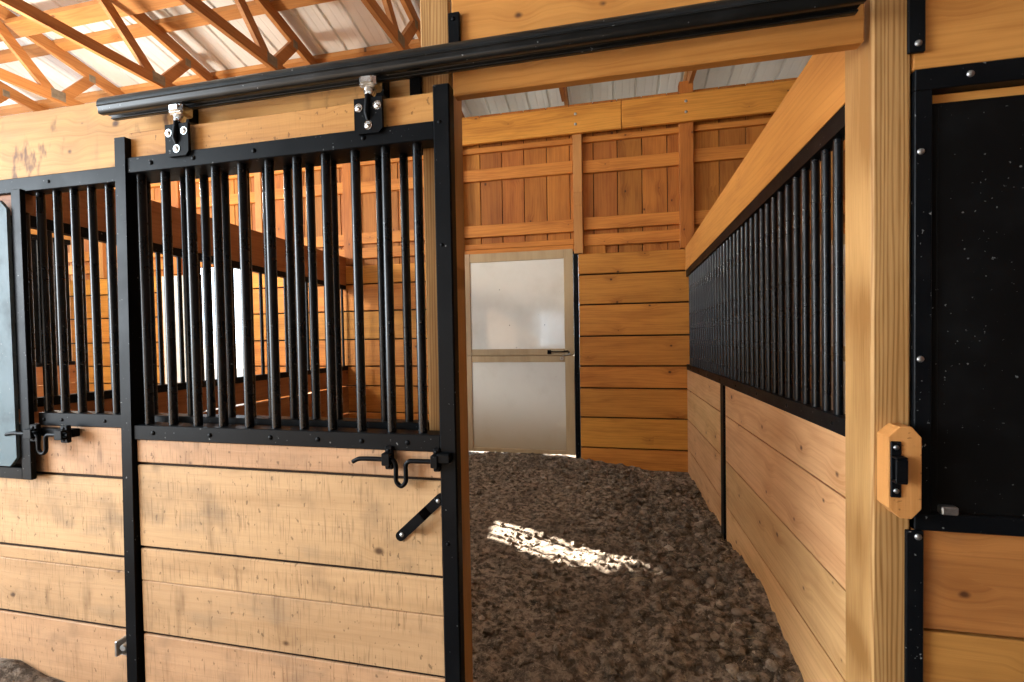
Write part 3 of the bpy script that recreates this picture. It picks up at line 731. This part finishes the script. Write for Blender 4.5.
# ------------------------------------------------------------------ light
W = bpy.data.worlds.new('World'); bpy.context.scene.world = W; W.use_nodes = True
bg = W.node_tree.nodes['Background']; bg.inputs[0].default_value = (.74, .88, 1.0, 1); bg.inputs[1].default_value = 5.5
az = math.radians(25.2); el = math.radians(22.5)
dirv = Vector((math.cos(az)*math.cos(el), -math.sin(az)*math.cos(el), -math.sin(el)))
s = bpy.data.lights.new('sun', 'SUN'); s.energy = 85; s.angle = math.radians(.53); s.color = (1, .93, .82)
so = bpy.data.objects.new('sun', s); C.objects.link(so); so.rotation_euler = dirv.to_track_quat('-Z', 'Y').to_euler(); so.location = (-8, 8, 6)
def fill_area(name, loc, target, size, power, col, spread):
    a = bpy.data.lights.new(name, 'AREA'); a.energy = power; a.size = size; a.color = col; a.shape = 'DISK'; a.spread = math.radians(spread)
    o = bpy.data.objects.new(name, a); C.objects.link(o); o.location = loc
    o.rotation_euler = (Vector(target)-Vector(loc)).to_track_quat('-Z', 'Y').to_euler(); return o
def fill_point(loc, power, col):  # unseen point light added as fill
    a = bpy.data.lights.new('unseen_fill', 'POINT'); a.energy = power; a.shadow_soft_size = .14; a.color = col
    o = bpy.data.objects.new('unseen_fill', a); C.objects.link(o); o.location = loc
fill_area('unseen_aisle_fill', (-5.0, -1.0, Z(.55)), (.0, 1.3, Z(-.6)), 2.2, 62, (.88, .95, 1.0), 85)  # added unseen area light brightening the stall front; aisle doorway is only assumed
fill_point((-4.6, 2.6, Z(1.35)), 230, (1, .93, .80))  # added fill brightening the neighbour stall and the roof above
fill_point((-.2, 2.4, Z(1.75)), 17, (1, .80, .55))  # added warm fill for the stall interior

# ------------------------------------------------------------------ camera
yaw, pitch, roll = (math.radians(v) for v in (12.348, -1.289, -.987))
F = Vector((-math.sin(yaw)*math.cos(pitch), math.cos(yaw)*math.cos(pitch), math.sin(pitch)))
r0 = Vector((math.cos(yaw), math.sin(yaw), 0)); u0 = r0.cross(F)
rv = r0*math.cos(roll) + u0*math.sin(roll); uv = -r0*math.sin(roll) + u0*math.cos(roll)
cam = bpy.data.cameras.new('camera'); cam.sensor_width = 36; cam.sensor_fit = 'HORIZONTAL'; cam.lens = 463.27/1024*36; cam.clip_start = .02; cam.clip_end = 300
co = bpy.data.objects.new('camera', cam); C.objects.link(co)
co.matrix_world = Matrix(((rv.x, uv.x, -F.x, 0), (rv.y, uv.y, -F.y, 0), (rv.z, uv.z, -F.z, H), (0, 0, 0, 1)))
S = bpy.context.scene; S.camera = co
S.view_settings.view_transform = 'Standard'; S.view_settings.look = 'None'; S.view_settings.gamma = 1; S.view_settings.exposure = 0.26
try: S.view_settings.use_curve_mapping = False
except Exception: pass
S.cycles.use_denoising = True
S.cycles.max_bounces = 10; S.cycles.diffuse_bounces = 6
